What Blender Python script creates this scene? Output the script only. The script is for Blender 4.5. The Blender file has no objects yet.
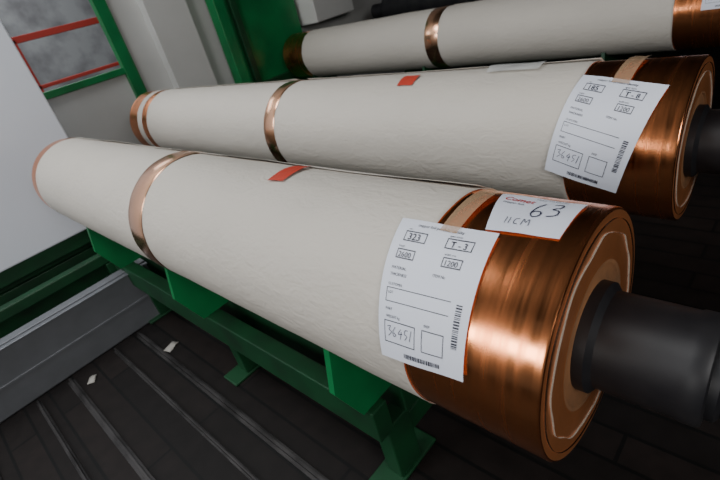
import bpy, bmesh, math, random
from mathutils import Vector, Matrix, noise
random.seed(4)
H=0.8
SC=bpy.context.scene
rad=math.radians
# ---------------------------------------------------------------- materials
def mat(name,col,rough=0.6,metal=0.0,bump=None,colvar=None,spec=0.5,stretch=(1,1,1),rvar=None,alpha=None,bump2=None):
    """bump=(scale,strength,dist) colvar=(scale,col2,fac_lo,fac_hi)"""
    m=bpy.data.materials.new(name); m.use_nodes=True; nt=m.node_tree; b=nt.nodes["Principled BSDF"]
    b.inputs["Base Color"].default_value=(*col,1); b.inputs["Roughness"].default_value=rough; b.inputs["Metallic"].default_value=metal
    b.inputs["Specular IOR Level"].default_value=spec
    tc=nt.nodes.new("ShaderNodeTexCoord"); mp=nt.nodes.new("ShaderNodeMapping"); mp.inputs["Scale"].default_value=stretch
    nt.links.new(tc.outputs["Object"],mp.inputs["Vector"])
    def nz(scale,detail=4):
        n=nt.nodes.new("ShaderNodeTexNoise"); n.inputs["Scale"].default_value=scale; n.inputs["Detail"].default_value=detail
        nt.links.new(mp.outputs[0],n.inputs["Vector"]); return n
    if bump:
        n=nz(bump[0],3); bp=nt.nodes.new("ShaderNodeBump"); bp.inputs["Strength"].default_value=bump[1]; bp.inputs["Distance"].default_value=bump[2]
        nt.links.new(n.outputs["Fac"],bp.inputs["Height"]); nt.links.new(bp.outputs[0],b.inputs["Normal"])
        if bump2:
            n2=nz(bump2[0],2); n2.inputs["Distortion"].default_value=1.5; b2=nt.nodes.new("ShaderNodeBump"); b2.inputs["Strength"].default_value=bump2[1]; b2.inputs["Distance"].default_value=bump2[2]
            nt.links.new(n2.outputs["Fac"],b2.inputs["Height"]); nt.links.new(b2.outputs[0],bp.inputs["Normal"])
    if colvar:
        n=nz(colvar[0],5); r=nt.nodes.new("ShaderNodeValToRGB"); r.color_ramp.elements[0].position=colvar[2]; r.color_ramp.elements[1].position=colvar[3]
        r.color_ramp.elements[0].color=(*col,1); r.color_ramp.elements[1].color=(*colvar[1],1)
        nt.links.new(n.outputs["Fac"],r.inputs[0]); nt.links.new(r.outputs[0],b.inputs["Base Color"])
    if rvar:
        n=nz(rvar[0],4); r=nt.nodes.new("ShaderNodeMapRange"); r.inputs[1].default_value=.3; r.inputs[2].default_value=.7; r.inputs[3].default_value=rvar[1]; r.inputs[4].default_value=rvar[2]
        nt.links.new(n.outputs["Fac"],r.inputs[0]); nt.links.new(r.outputs[0],b.inputs["Roughness"])
    if alpha is not None: b.inputs["Alpha"].default_value=alpha
    return m
PAPER=mat("wrapping_paper",(0.56,0.52,0.465),0.62,bump=(110,0.5,0.0028),bump2=(26,0.45,0.005),colvar=(3,(0.51,0.475,0.425),0.35,0.7),stretch=(1,0.6,1),spec=0.3)
COPPER=mat("copper_foil",(0.98,0.37,0.15),0.22,1.0,bump=(9,0.2,0.003),colvar=(16,(0.92,0.31,0.12),0.4,0.6),stretch=(0.25,5,0.25),rvar=(16,0.16,0.30))
COPBAND=mat("copper_band",(0.97,0.54,0.34),0.22,1.0,bump=(25,0.3,0.001),stretch=(1,3,1))
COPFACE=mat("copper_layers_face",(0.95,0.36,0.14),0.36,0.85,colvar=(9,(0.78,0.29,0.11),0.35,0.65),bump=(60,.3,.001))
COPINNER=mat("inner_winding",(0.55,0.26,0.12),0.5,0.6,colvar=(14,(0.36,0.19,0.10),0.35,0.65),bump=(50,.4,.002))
EDGE=mat("crumpled_paper_edge",(0.42,0.34,0.27),0.7)
STEEL=mat("dark_steel",(0.008,0.008,0.010),0.5,0.0,bump=(40,.3,.001),colvar=(12,(0.018,0.017,0.018),.4,.7),spec=.4)
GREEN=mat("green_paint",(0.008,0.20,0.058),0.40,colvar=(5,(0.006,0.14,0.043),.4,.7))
GREENSHADE=mat("green_paint_shaded",(0.005,0.06,0.020),0.5,colvar=(6,(0.006,0.032,0.013),.4,.7))  # same green paint, with the shade under the rolls put into its colour
WHITE=mat("white_label_paper",(0.66,0.69,0.78),0.5,bump=(20,.15,.003))
INK=mat("printed_ink",(0.02,0.02,0.035),0.5)
PEN=mat("pen_ink",(0.02,0.02,0.05),0.5)
REDINK=mat("red_ink",(0.45,0.03,0.03),0.5)
RED=mat("red_tape",(0.48,0.045,0.025),0.5,bump=(40,.2,.002))
TAPE=mat("packing_tape",(0.58,0.38,0.23),0.25,alpha=0.5,bump=(60,.5,.002))
PLASTIC=mat("clear_plastic",(0.72,0.73,0.72),0.25,alpha=0.6,bump=(30,.6,.004))
WALLW=mat("white_wall_paint",(0.60,0.60,0.58),0.6,colvar=(2,(0.52,0.52,0.50),.35,.7))
CABW=mat("white_cabinet_paint",(0.78,0.82,0.90),0.5,colvar=(2,(0.73,0.775,0.85),.35,.7))
DARKW=mat("dark_wall_paint",(0.025,0.025,0.027),0.8,colvar=(2,(0.015,0.015,0.016),.3,.7))
GALV=mat("galvanised_steel",(0.22,0.23,0.25),0.45,0.55,colvar=(9,(0.195,0.205,0.222),.35,.65),stretch=(1,1,1))
RAIL=mat("rail_steel",(0.06,0.056,0.056),0.5,0.5,colvar=(8,(0.022,0.02,0.02),.4,.65))
SCRAP=mat("paper_scrap",(0.36,0.34,0.31),0.7)
REDP=mat("red_paint",(0.55,0.05,0.035),0.5)
GREYP=mat("grey_paint",(0.36,0.37,0.38),0.6,colvar=(3,(0.2,0.2,0.21),.4,.65))
CEIL=mat("ceiling_paint",(0.08,0.08,0.08),0.8)
def floormat():
    m=mat("dark_plank_floor",(0.020,0.017,0.016),0.6); nt=m.node_tree; b=nt.nodes["Principled BSDF"]
    tc=nt.nodes.new("ShaderNodeTexCoord")
    mp=nt.nodes.new("ShaderNodeMapping"); mp.inputs["Rotation"].default_value=(0,0,rad(90)); nt.links.new(tc.outputs["Object"],mp.inputs[0])
    br=nt.nodes.new("ShaderNodeTexBrick"); br.inputs["Scale"].default_value=1; br.inputs["Brick Width"].default_value=1.3; br.inputs["Row Height"].default_value=0.11
    br.inputs["Mortar Size"].default_value=0.006; br.inputs["Color1"].default_value=(0.020,0.014,0.0125,1); br.inputs["Color2"].default_value=(0.011,0.0085,0.008,1); br.inputs["Mortar"].default_value=(0.004,0.004,0.004,1)
    nt.links.new(mp.outputs[0],br.inputs["Vector"])
    n=nt.nodes.new("ShaderNodeTexNoise"); n.inputs["Scale"].default_value=14; n.inputs["Detail"].default_value=6; nt.links.new(tc.outputs["Object"],n.inputs["Vector"])
    mx=nt.nodes.new("ShaderNodeMix"); mx.data_type='RGBA'; mx.blend_type='MULTIPLY'; mx.inputs[0].default_value=0.8
    nt.links.new(br.outputs["Color"],mx.inputs[6]); nt.links.new(n.outputs["Fac"],mx.inputs[7]); nt.links.new(mx.outputs[2],b.inputs["Base Color"])
    b.inputs["Specular IOR Level"].default_value=.25
    return m
FLOOR=floormat()
# ---------------------------------------------------------------- helpers
def link(o,parent=None):
    SC.collection.objects.link(o)
    if parent: o.parent=parent
    return o
def empty(name,loc=(0,0,0)):
    o=bpy.data.objects.new(name,None); o.empty_display_size=.1; o.location=loc; return link(o)
def meshobj(name,verts,faces,m,parent=None,smooth=True,solid=None,mats=None,fm=None):
    me=bpy.data.meshes.new(name); me.from_pydata(verts,[],faces); me.update()
    for x in (mats or [m]): me.materials.append(x)
    if fm: 
        for p,i in zip(me.polygons,fm): p.material_index=i
    if smooth:
        for p in me.polygons: p.use_smooth=True
    o=link(bpy.data.objects.new(name,me),parent)
    if solid:
        s=o.modifiers.new("solid","SOLIDIFY"); s.thickness=solid; s.offset=0
    return o
def boxes(name,lst,m,parent=None,bevel=0.004):
    """lst of (x0,x1,y0,y1,z0,z1[,rotz])"""
    bm=bmesh.new()
    for b in lst:
        r=bmesh.ops.create_cube(bm,size=1)
        x0,x1,y0,y1,z0,z1=b[:6]
        for v in r["verts"]:
            v.co=Vector(((x0+x1)/2+v.co.x*(x1-x0),(y0+y1)/2+v.co.y*(y1-y0),(z0+z1)/2+v.co.z*(z1-z0)))
    me=bpy.data.meshes.new(name); bm.to_mesh(me); bm.free(); me.materials.append(m)
    o=link(bpy.data.objects.new(name,me),parent)
    if bevel:
        s=o.modifiers.new("bev","BEVEL"); s.width=bevel; s.segments=2
    return o
def revolve(name,prof,m,parent,n=128,mats=None,pm=None,sharp=True):
    """prof: list of (r,y), revolve round Y"""
    V=[];F=[];fm=[]
    for r,y in prof:
        for i in range(n):
            a=2*math.pi*i/n; V.append((r*math.cos(a),y,r*math.sin(a)))
    for j in range(len(prof)-1):
        for i in range(n):
            k=(i+1)%n; F.append((j*n+i,j*n+k,(j+1)*n+k,(j+1)*n+i)); fm.append(pm[j] if pm else 0)
    o=meshobj(name,V,F,m,parent,True,mats=mats,fm=fm)
    if sharp:
        bm=bmesh.new(); bm.from_mesh(o.data); bmesh.ops.recalc_face_normals(bm,faces=bm.faces)
        for e in bm.edges:
            if len(e.link_faces)==2 and e.calc_face_angle(0)>rad(35): e.smooth=False
        bm.to_mesh(o.data); bm.free()
    return o
R=0.2
def wrap(name,y0,y1,parent,seed,seam=72,over=14):
    """one sheet of wrapping paper, overlapping along a seam, slightly crinkled"""
    na,ny=150,max(10,int((y1-y0)/0.012)); V=[];F=[]
    for j in range(ny+1):
        for i in range(na+1):
            t=i/na; a=seam-over+ (360+over)*t   # degrees; end (t=1) is the outer flap at seam
            y=y0+(y1-y0)*j/ny
            e=0.004*noise.noise(Vector((a*.03,seed*7,1)))
            if j==0: y+=e
            if j==ny: y-=e
            d=a-(seam+360)
            r=R+0.0012+0.0012*t+ (0.0075*max(0,1+d/16)**2)*(0.6+0.6*noise.noise(Vector((y*3,seed,0))))
            r+=0.0009*noise.noise(Vector((math.cos(rad(a))*4,y*9,math.sin(rad(a))*4+seed)))
            lim=0.05*noise.noise(Vector((y*2.5,seed,3)))*60 if t>0.97 else 0
            aa=rad(a+lim*(t-.97)/.03 if t>.97 else a)
            V.append((r*math.cos(aa),y,r*math.sin(aa)))
    for j in range(ny):
        for i in range(na):
            k=j*(na+1)+i; F.append((k,k+1,k+na+2,k+na+1))
    return meshobj(name,V,F,PAPER,parent,solid=0.0006)
def cyl_pt(y,a,r): return (r*math.cos(rad(a)),y,r*math.sin(rad(a)))
class Label:
    """sheet on the roll; corners (y,angle) TL TR BR BL, u right, v down"""
    def __init__(s,name,c,parent,r0=R+0.0045,lift=0.0,m=WHITE,k=1.3):
        s.c=c;s.r0=r0;s.lift=lift;s.parent=parent;s.name=name;s.k=k
        n=16;V=[];F=[]
        for j in range(n+1):
            for i in range(n+1): V.append(s.p(i/n,j/n,0))
        for j in range(n):
            for i in range(n):
                k=j*(n+1)+i; F.append((k,k+1,k+n+2,k+n+1))
        s.V=list(V); s.F=list(F); s.fm=[0]*len(F); s.mats=[m,INK,PEN,REDINK]
    def p(s,u,v,h):
        tl,tr,br,bl=s.c
        f=lambda k:(tl[k]*(1-u)+tr[k]*u)*(1-v)+(bl[k]*(1-u)+br[k]*u)*v
        r=s.r0+s.lift*v**2*(1.3-u*.6)+0.0008*math.sin(u*7+v*5)+h
        return cyl_pt(f(0),f(1),r)
    def rect(s,u0,v0,u1,v1,mi=1):
        nu=max(1,int((u1-u0)/.08)); nv=max(1,int((v1-v0)/.05)); b=len(s.V)
        for j in range(nv+1):
            for i in range(nu+1): s.V.append(s.p(u0+(u1-u0)*i/nu,v0+(v1-v0)*j/nv,0.0006))
        for j in range(nv):
            for i in range(nu):
                k=b+j*(nu+1)+i; s.F.append((k,k+1,k+nu+2,k+nu+1)); s.fm.append(mi)
    def frame(s,u0,v0,u1,v1,w=.008,mi=1):
        s.rect(u0,v0,u1,v0+w,mi); s.rect(u0,v1-w,u1,v1,mi); s.rect(u0,v0,u0+w,v1,mi); s.rect(u1-w,v0,u1,v1,mi)
    def text(s,t,u,v,h,mi=1,asp=1.0,rot=0,shear=0,bold=0):
        cu=bpy.data.curves.new("t","FONT"); cu.body=t; cu.size=1; cu.resolution_u=2; cu.offset=bold; cu.shear=shear
        o=bpy.data.objects.new("t",cu); SC.collection.objects.link(o); bpy.context.view_layer.update()
        dg=bpy.context.evaluated_depsgraph_get(); me=bpy.data.meshes.new_from_object(o.evaluated_get(dg))
        b=len(s.V); c,sn=math.cos(rad(rot)),math.sin(rad(rot))
        for q in me.vertices:
            x,y=q.co.x*asp,q.co.y
            x,y=x*c-y*sn,x*sn+y*c
            s.V.append(s.p(u+x*h*s.k,v-y*h,0.0008))
        for pgn in me.polygons: s.F.append(tuple(b+i for i in pgn.vertices)); s.fm.append(mi)
        bpy.data.objects.remove(o); bpy.data.curves.remove(cu); bpy.data.meshes.remove(me)
    def stroke(s,pts,w,mi=2):
        """pen stroke through (u,v) points, Catmull-Rom smoothed"""
        P=[pts[0]]+list(pts)+[pts[-1]]; Q=[]
        for i in range(1,len(P)-2):
            for j in range(6):
                t=j/6; a,b_,c_,d=P[i-1],P[i],P[i+1],P[i+2]
                Q.append(tuple(.5*((2*b_[k])+(-a[k]+c_[k])*t+(2*a[k]-5*b_[k]+4*c_[k]-d[k])*t*t+(-a[k]+3*b_[k]-3*c_[k]+d[k])*t**3) for k in (0,1)))
        Q.append(pts[-1]); b=len(s.V)
        for i,q in enumerate(Q):
            a=Q[max(0,i-1)]; c=Q[min(len(Q)-1,i+1)]; dx,dy=c[0]-a[0],(c[1]-a[1])*s.k; l=math.hypot(dx,dy) or 1
            nx,ny=-dy/l*w/2,dx/l*w/2/s.k
            s.V.append(s.p(q[0]+nx,q[1]+ny,.0008)); s.V.append(s.p(q[0]-nx,q[1]-ny,.0008))
        for i in range(len(Q)-1): k=b+i*2; s.F.append((k,k+1,k+3,k+2)); s.fm.append(mi)
    def barcode(s,u0,v0,u1,v1,vert=False):
        x=u0 if not vert else v0; end=u1 if not vert else v1
        while x<end:
            w=random.choice([.006,.01,.014])*(1 if not vert else .8)
            if vert: s.rect(u0,x,u1,min(x+w,end))
            else: s.rect(x,v0,min(x+w,end),v1)
            x+=w+random.choice([.006,.01])*(1 if not vert else .8)
    def done(s):
        return meshobj(s.name,s.V,s.F,None,s.parent,smooth=True,mats=s.mats,fm=s.fm)
def shipping(name,c,parent,lift,w1="323",w2="T - 3"):
    L=Label(name,c,parent,lift=lift)
    L.text("copper foil product identity",.22,.055,.033)
    L.frame(.12,.10,.36,.18); L.text(w1,.16,.167,.072,bold=.012)
    L.text("net",.14,.09,.02); L.text("spec item",.58,.09,.025)
    L.frame(.57,.10,.84,.18); L.text(w2,.62,.167,.066,bold=.012)
    L.frame(.10,.24,.30,.31); L.text("2600",.12,.298,.056)
    L.frame(.60,.24,.80,.31); L.text("1200",.62,.298,.056)
    L.text("length",.10,.228,.022); L.text("width mm",.60,.228,.022)
    L.text("MATERIAL",.09,.385,.028); L.text("THICKNESS",.09,.43,.028); L.text("ITEM No",.55,.385,.028)
    L.text("CUSTOMER",.09,.495,.024); L.frame(.08,.51,.80,.515,.004); L.frame(.08,.51,.086,.60,.004); L.text("LOT",.10,.55,.024);L.rect(.08,.60,.80,.605); 
    L.text("PART",.09,.66,.026); L.text("WEIGHT kg",.10,.71,.026); L.text("INSP",.56,.71,.026)
    L.frame(.08,.73,.46,.88,.006); L.frame(.54,.73,.78,.88,.006)
    # faint handwriting 36.4.51
    hw=[[(.12,.77),(.16,.765),(.14,.79),(.17,.805),(.13,.835)],[(.22,.765),(.19,.80),(.20,.83),(.23,.82),(.20,.805)],[(.29,.77),(.26,.805),(.31,.80)],[(.30,.785),(.285,.84)],[(.38,.765),(.345,.77),(.34,.795),(.37,.805),(.34,.835)],[(.42,.76),(.40,.835)]]
    for q in hw: L.stroke(q,.006)
    L.barcode(.32,.93,.74,.962); L.barcode(.86,.52,.92,.80,True)
    return L.done()
def tape(name,c,parent,m=TAPE,r0=R+0.0065):
    L=Label(name,c,parent,r0=r0,m=m); L.mats=[m]; return L.done()
# ---------------------------------------------------------------- rolls
def roll(cx,cz,yn,yf,segs,bands,seed,near_shaft=0.5):
    e=empty("copper_foil_roll",(cx,0,H+cz))
    rc=R-0.0008
    prof=[(rc,yf-.004),(rc,yn+.004),(rc-.0015,yn+.001),(rc-.004,yn)]
    pm=[0,0,0]
    r=rc-.004; rr=random.Random(seed)
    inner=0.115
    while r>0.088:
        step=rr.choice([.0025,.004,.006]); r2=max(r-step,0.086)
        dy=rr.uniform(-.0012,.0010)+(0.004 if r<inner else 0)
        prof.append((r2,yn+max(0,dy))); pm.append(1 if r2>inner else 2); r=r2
        if r<=0.0861: break
    prof2=[(rc,yf-.004),(rc-.003,yf),(0.08,yf)]
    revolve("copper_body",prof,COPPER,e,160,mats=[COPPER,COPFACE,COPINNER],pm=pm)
    revolve("far_end_face",prof2,COPFACE,e,96)
    # protruding foil / interleaf edges on the face
    for rr0,wd,jit in ((0.163,.0004,.004),(0.183,.0007,.001)):
        V=[];F=[];n=160
        for i in range(n):
            a=2*math.pi*i/n
            q=rr0+jit*noise.noise(Vector((math.cos(a)*3,math.sin(a)*3,seed+rr0*50)))*1.6
            w=wd*(.6+.9*abs(noise.noise(Vector((math.cos(a)*7,math.sin(a)*7,seed)))))
            for rad_,yy in ((q-w,yn+.004),(q,yn-.0020),(q+w,yn+.004)): V.append((rad_*math.cos(a),yy,rad_*math.sin(a)))
        for i in range(n):
            k=(i+1)%n
            for j in (0,1): F.append((i*3+j,i*3+j+1,k*3+j+1,k*3+j))
        meshobj("interleaf_edge",V,F,EDGE if rr0<.17 else COPBAND,e)
    # core shaft
    s=near_shaft
    revolve("core_shaft",[(0.0,yn-s),(0.052,yn-s),(0.056,yn-s+.01),(0.056,yn-.165),(0.064,yn-.160),(0.064,yn-.150),(0.075,yn-.148),(0.078,yn-.143),(0.078,yn-.125),(0.076,yn-.120),(0.076,yn-.02),(0.087,yn-.012),(0.087,yn+.02),
        (0.07,yn+.02),(0.07,yf-.02),(0.075,yf-.01),(0.075,yf+.05),(0.055,yf+.055),(0.055,yf+.16),(0.05,yf+.165),(0,yf+.165)],STEEL,e,72)
    for i,(a,b) in enumerate(segs): wrap("paper_wrap_%d"%(i+1),a,b,e,seed+i*3)
    for i,(a,b) in enumerate(bands):
        V=[];F=[];n=128
        for k in range(n):
            an=2*math.pi*k/n
            for y,dr in ((a,.0),(a+.003,.0012),((a+b)/2,.0016),(b-.003,.0012),(b,0)):
                r_=R+.0028+dr+.0008*noise.noise(Vector((math.cos(an)*5,y*10,math.sin(an)*5+seed)))
                V.append((r_*math.cos(an),y,r_*math.sin(an)))
        for k in range(n):
            q=(k+1)%n
            for j in range(4): F.append((k*5+j,q*5+j,q*5+j+1,k*5+j+1))
        meshobj("copper_band_%d"%(i+1),V,F,COPBAND,e)
    return e
r1=roll(0,0,-.044,2.454,[(.171,1.15),(1.24,2.36)],[(1.145,1.246)],1)
r2=roll(.743,.008,-.025,3.004,[(.215,1.433),(1.498,2.73),(2.80,2.87)],[(1.429,1.502)],5)
r3=roll(2.481,0,.05,3.475,[(.363,1.75),(1.85,3.20)],[(1.745,1.855)],9)
shipping("shipping_label",[(.236,108),(.066,106.5),(.060,169),(.208,173)],r1,.006)
L=Label("handwritten_label",[(.118,74),(-.014,75),(-.012,103),(.092,105)],r1,r0=R+.0022,k=.78)
L.text("Comet",.07,.27,.17,mi=3,shear=.3,bold=.012); L.text("copper foil",.08,.36,.08,mi=1); L.text("MADE TO ORDER",.45,.10,.06)
L.stroke([(.60,.22),(.53,.38),(.50,.55),(.54,.64),(.61,.60),(.61,.50),(.54,.49),(.50,.54)],.018)
L.stroke([(.70,.22),(.79,.20),(.80,.30),(.72,.38),(.80,.42),(.80,.54),(.70,.60)],.018)
L.stroke([(.24,.70),(.23,.84)],.009); L.stroke([(.29,.70),(.28,.84)],.009)
L.stroke([(.41,.72),(.36,.74),(.35,.82),(.40,.84)],.009); L.stroke([(.45,.85),(.47,.72),(.50,.79),(.54,.72),(.55,.85)],.009)
L.done()
tape("packing_tape",[(.150,72),(.118,74),(.128,111),(.158,111)],r1)
tape("red_tag",[(.647,79),(.601,71),(.597,98),(.647,100)],r1,RED,R+.0072)
shipping("shipping_label",[(.214,109),(.017,122),(.089,196),(.257,181)],r2,.008,"185","T - 8")
tape("packing_tape",[(.13,80),(.09,80),(.10,120),(.14,118)],r2)
tape("red_tag",[(.818,96),(.752,94),(.750,112),(.814,112)],r2,RED,R+.006)
tape("plastic_patch",[(.52,80),(.35,78),(.345,99),(.50,100)],r2,PLASTIC,R+.010)
shipping("shipping_label",[(.25,112),(.08,112),(.08,175),(.25,175)],r3,.004,"77","T - 1")
tape("red_tag",[(1.22,92),(1.12,92),(1.12,112),(1.22,112)],r3,RED,R+.007)
# ---------------------------------------------------------------- stand (green rack)
def saddle(cx,cz,y,par,name,m):
    # plate with concave arc under the roll, foot to lower beam
    t=.02; n=20; top=[]
    for i in range(n+1):
        x=-.13+.26*i/n; top.append((cx+x,H+cz-math.sqrt((R+.0045)**2-x*x)))
    out=top+[(cx+.16,H+cz-.30),(cx+.10,H-.44),(cx-.10,H-.44),(cx-.16,H+cz-.30)]
    V=[(x,y-t/2,z) for x,z in out]+[(x,y+t/2,z) for x,z in out]; k=len(out)
    F=[tuple(range(k)),tuple(range(2*k-1,k-1,-1))]+[(i,k+i,k+(i+1)%k,(i+1)%k) for i in range(k)]
    return meshobj(name,V,F,m,par,smooth=False)
rack=empty("green_roll_rack")
i=0
for cx,cz,ya,yb in ((0,0,.50,2.2),(.743,.008,.50,2.75),(2.481,0,.7,3.2)):
    boxes("beam_%d"%i,[(cx-.09,cx-.03,ya-.03,yb+.15,H-.56,H-.44),(cx+.03,cx+.09,ya-.03,yb+.15,H-.56,H-.44)],GREENSHADE,rack)
    for j,y in enumerate((ya,(ya+yb)/2,yb)):
        saddle(cx,cz,y,rack,"saddle_%d_%d"%(i,j),GREEN if i==0 else GREENSHADE)  # back saddles use the green with shade in its colour
        boxes("leg_%d_%d"%(i,j),[(cx-.05,cx+.05,y-.02,y+.04,0.012,H-.56),(cx-.12,cx+.12,y-.03,y+.07,0,.012)],GREENSHADE,rack)
    i+=1
for j,y in enumerate((.51,1.35,2.2)):
    boxes("crossbeam_%d"%j,[(-.03,2.5,y-.02,y+.03,.12,.20)],GREENSHADE,rack)
# ---------------------------------------------------------------- cabinet, trough, green pipe
cab=empty("white_cabinet")
boxes("body",[(-1.6,.125,2.75,3.25,H-.35,H+1.3)],CABW,cab,.008)
boxes("base_frame",[(-1.6,.10,2.78,3.2,H-.44,H-.35)],GREENSHADE,cab,.006)
boxes("legs",[(-1.5,-1.42,2.82,2.9,0,H-.44),(0.0,.08,2.82,2.9,0,H-.44),(-1.5,-1.42,3.1,3.18,0,H-.44),(0.0,.08,3.1,3.18,0,H-.44),(-1.42,0,2.84,2.88,.25,.31)],GREENSHADE,cab)
boxes("lower_panel",[(-1.42,0,2.90,2.92,.02,H-.44)],GREENSHADE,cab,0)
boxes("seam",[(-.62,-.612,2.747,2.752,H-.30,H+1.28)],GREYP,cab,0)
tr=boxes("galvanised_channel",[(-2.2,.02,2.2,2.206,.0,.33),(-2.2,.02,2.2,2.26,.325,.332),(-2.2,.02,2.17,2.2,.318,.325),(-2.2,.02,2.2,2.30,.0,.008),(-2.2,.02,2.194,2.2,.14,.155)],GALV,None,.002)
pipe=boxes("green_guard_beam",[(-2.2,-.02,2.50,2.56,.30,.36),(-2.1,-2.04,2.5,2.56,0,.3),(-.1,-.04,2.5,2.56,0,.3)],GREENSHADE,None,.006)
# ---------------------------------------------------------------- floor rails & scraps
rails=empty("floor_rails")
for k,x in enumerate((-.95,-.71,-.56,-.33,-.20)):
    w=.010 if k%2 else .016
    boxes("rail_%d"%k,[(x-w,x+w,-1.2,2.15,0.0,.006),(x-w*.35,x+w*.35,-1.2,2.15,.006,.022)],RAIL,rails,.001)
def scrap(x,y,s,rot):
    V=[];F=[]
    for j in range(4):
        for i in range(4):
            px=(i/3-.5)*s; py=(j/3-.5)*s*.6; z=.003+.012*abs(noise.noise(Vector((i*.7,j*.9,x*9))))
            c,sn=math.cos(rot),math.sin(rot); V.append((x+px*c-py*sn,y+px*sn+py*c,z))
    for j in range(3):
        for i in range(3): k=j*4+i; F.append((k,k+1,k+5,k+4))
    return V,F
for x,y,s,ro in ((-.15,1.87,.07,.4),(-.49,2.05,.055,1.0)):
    V,F=scrap(x,y,s,ro); meshobj("paper_scrap",V,F,SCRAP,None,solid=.001)
# ---------------------------------------------------------------- room
def plain(name,b,m): return boxes(name,[b],m,None,0)
plain("floor",(-3.5,7,-2.5,9,-.05,0),FLOOR)
YW=3.8
# wall_back with window opening x -.9..1.06 , z H+.33..H+1.7
wb=boxes("wall_back",[(-3.5,-.9,YW,YW+.12,0,4),(-.9,1.06,YW,YW+.12,0,H+.33),(-.9,1.06,YW,YW+.12,H+1.7,4),(1.06,7,YW,YW+.12,0,4)],WALLW,None,0)
wf=empty("window_1")
boxes("frame",[(.965,1.06,YW-.04,YW+.02,H-.05,H+1.75),(-.9,1.0,YW-.03,YW+.03,H+.30,H+.35),(-.9,1.0,YW-.03,YW+.03,H+1.66,H+1.72),(-.9,-.85,YW-.03,YW+.03,H+.35,H+1.66),(.02,.06,YW-.02,YW+.02,H+.35,H+1.66)],GREEN,wf)
boxes("column",[(1.30,1.66,YW-.10,YW-.0,0,4)],WALLW,None,.004).name="wall_column"
# outside view
outs=empty("red_railing")
boxes("bars",[(-1.5,3,6.3,6.36,1.56,1.63),(-1.5,3,6.3,6.36,1.06,1.10),(-1.5,-1.44,6.3,6.36,0,1.6),(.9,.96,6.3,6.36,0,1.6),(2.7,2.76,6.3,6.36,0,1.6)],REDP,outs)
plain("wall_outside",(-3.5,5,8.6,8.7,0,3.2),GREYP)
# green machine column + white box at back
mc=empty("green_machine_column")
boxes("post",[(1.84,1.95,YW-.20,YW-.08,0,2.6)],GREEN,mc,.008)
boxes("panel",[(1.95,2.75,YW-.15,YW-.08,0.3,2.6)],GREEN,mc,.006)
boxes("flange",[(1.80,2.8,YW-.22,YW-.15,.62,.68),(2.0,2.06,YW-.2,YW-.15,.68,2.6)],GREENSHADE,mc,.004)
boxes("white_control_box",[(2.80,3.35,YW-.35,YW-.02,H+.22,H+1.2)],WALLW,None,.01)
plain("wall_right",(6.9,7,-2.5,9,0,4),DARKW)
plain("wall_front",(-3.5,7,-2.6,-2.5,0,4),DARKW)
boxes("ceiling",[(-3.5,7,-2.5,YW,4.0,4.1)],CEIL,None,0)
# steel rollers beyond third roll
sr=empty("steel_roller",(3.55,0,H+.15))
revolve("barrel",[(0,.6),(.07,.6),(.07,.75),(.17,.76),(.175,.78),(.175,3.1),(.17,3.12),(.07,3.13),(.07,3.35),(0,3.35)],STEEL,sr,72)
boxes("stand",[(-.2,.2,.9,1.0,-H-.15,-.172),(-.2,.2,2.85,2.95,-H-.15,-.172)],GREENSHADE,sr)
# ---------------------------------------------------------------- light
def area(name,loc,tgt,sx,sy,en,col):
    l=bpy.data.lights.new(name,"AREA"); l.shape='RECTANGLE'; l.size=sx; l.size_y=sy; l.energy=en; l.color=col
    o=bpy.data.objects.new(name,l); o.location=loc; o.rotation_euler=(Vector(tgt)-Vector(loc)).to_track_quat('-Z','Y').to_euler(); link(o); return o
area("window_daylight",(-3.2,2.4,3.0),(0.6,2.0,.8),2.0,1.2,62,(.95,.98,1))
area("side_fill",(-3.2,-.2,1.75),(0.0,0.0,.8),1.1,.55,26,(1,.97,.93))  # added fill from the left so the copper glows orange; no window there
area("skylight",(-.9,1.9,3.9),(0,1.5,0),3.0,1.0,90,(.97,.99,1))
area("front_fill",(-.8,-2.3,2.2),(1.0,2,.9),1.8,1.0,60,(1,.98,.96))  # added fill from the camera side for end faces and copper sheen
area("outdoor_daylight",(0,6.5,3.8),(0,6.6,0),4,3,150,(.95,.98,1))
w=bpy.data.worlds.new("w"); SC.world=w; w.use_nodes=True
w.node_tree.nodes["Background"].inputs[0].default_value=(.85,.92,1,1); w.node_tree.nodes["Background"].inputs[1].default_value=.09
# ---------------------------------------------------------------- camera
cam=bpy.data.cameras.new("camera"); cam.sensor_width=36; cam.lens=457.94/720*36; cam.clip_start=.02
co=link(bpy.data.objects.new("camera",cam))
Mx=((0.64765,-0.72538,-0.23318),(0.51207,0.18776,0.83817),(-0.56421,-0.66224,0.49305))
rot=Matrix(Mx).transposed().to_4x4()
co.matrix_world=Matrix.Translation((-0.5556,-0.2209,0.5536+H))@rot
cam.dof.use_dof=True; cam.dof.focus_distance=.85; cam.dof.aperture_fstop=7
SC.camera=co
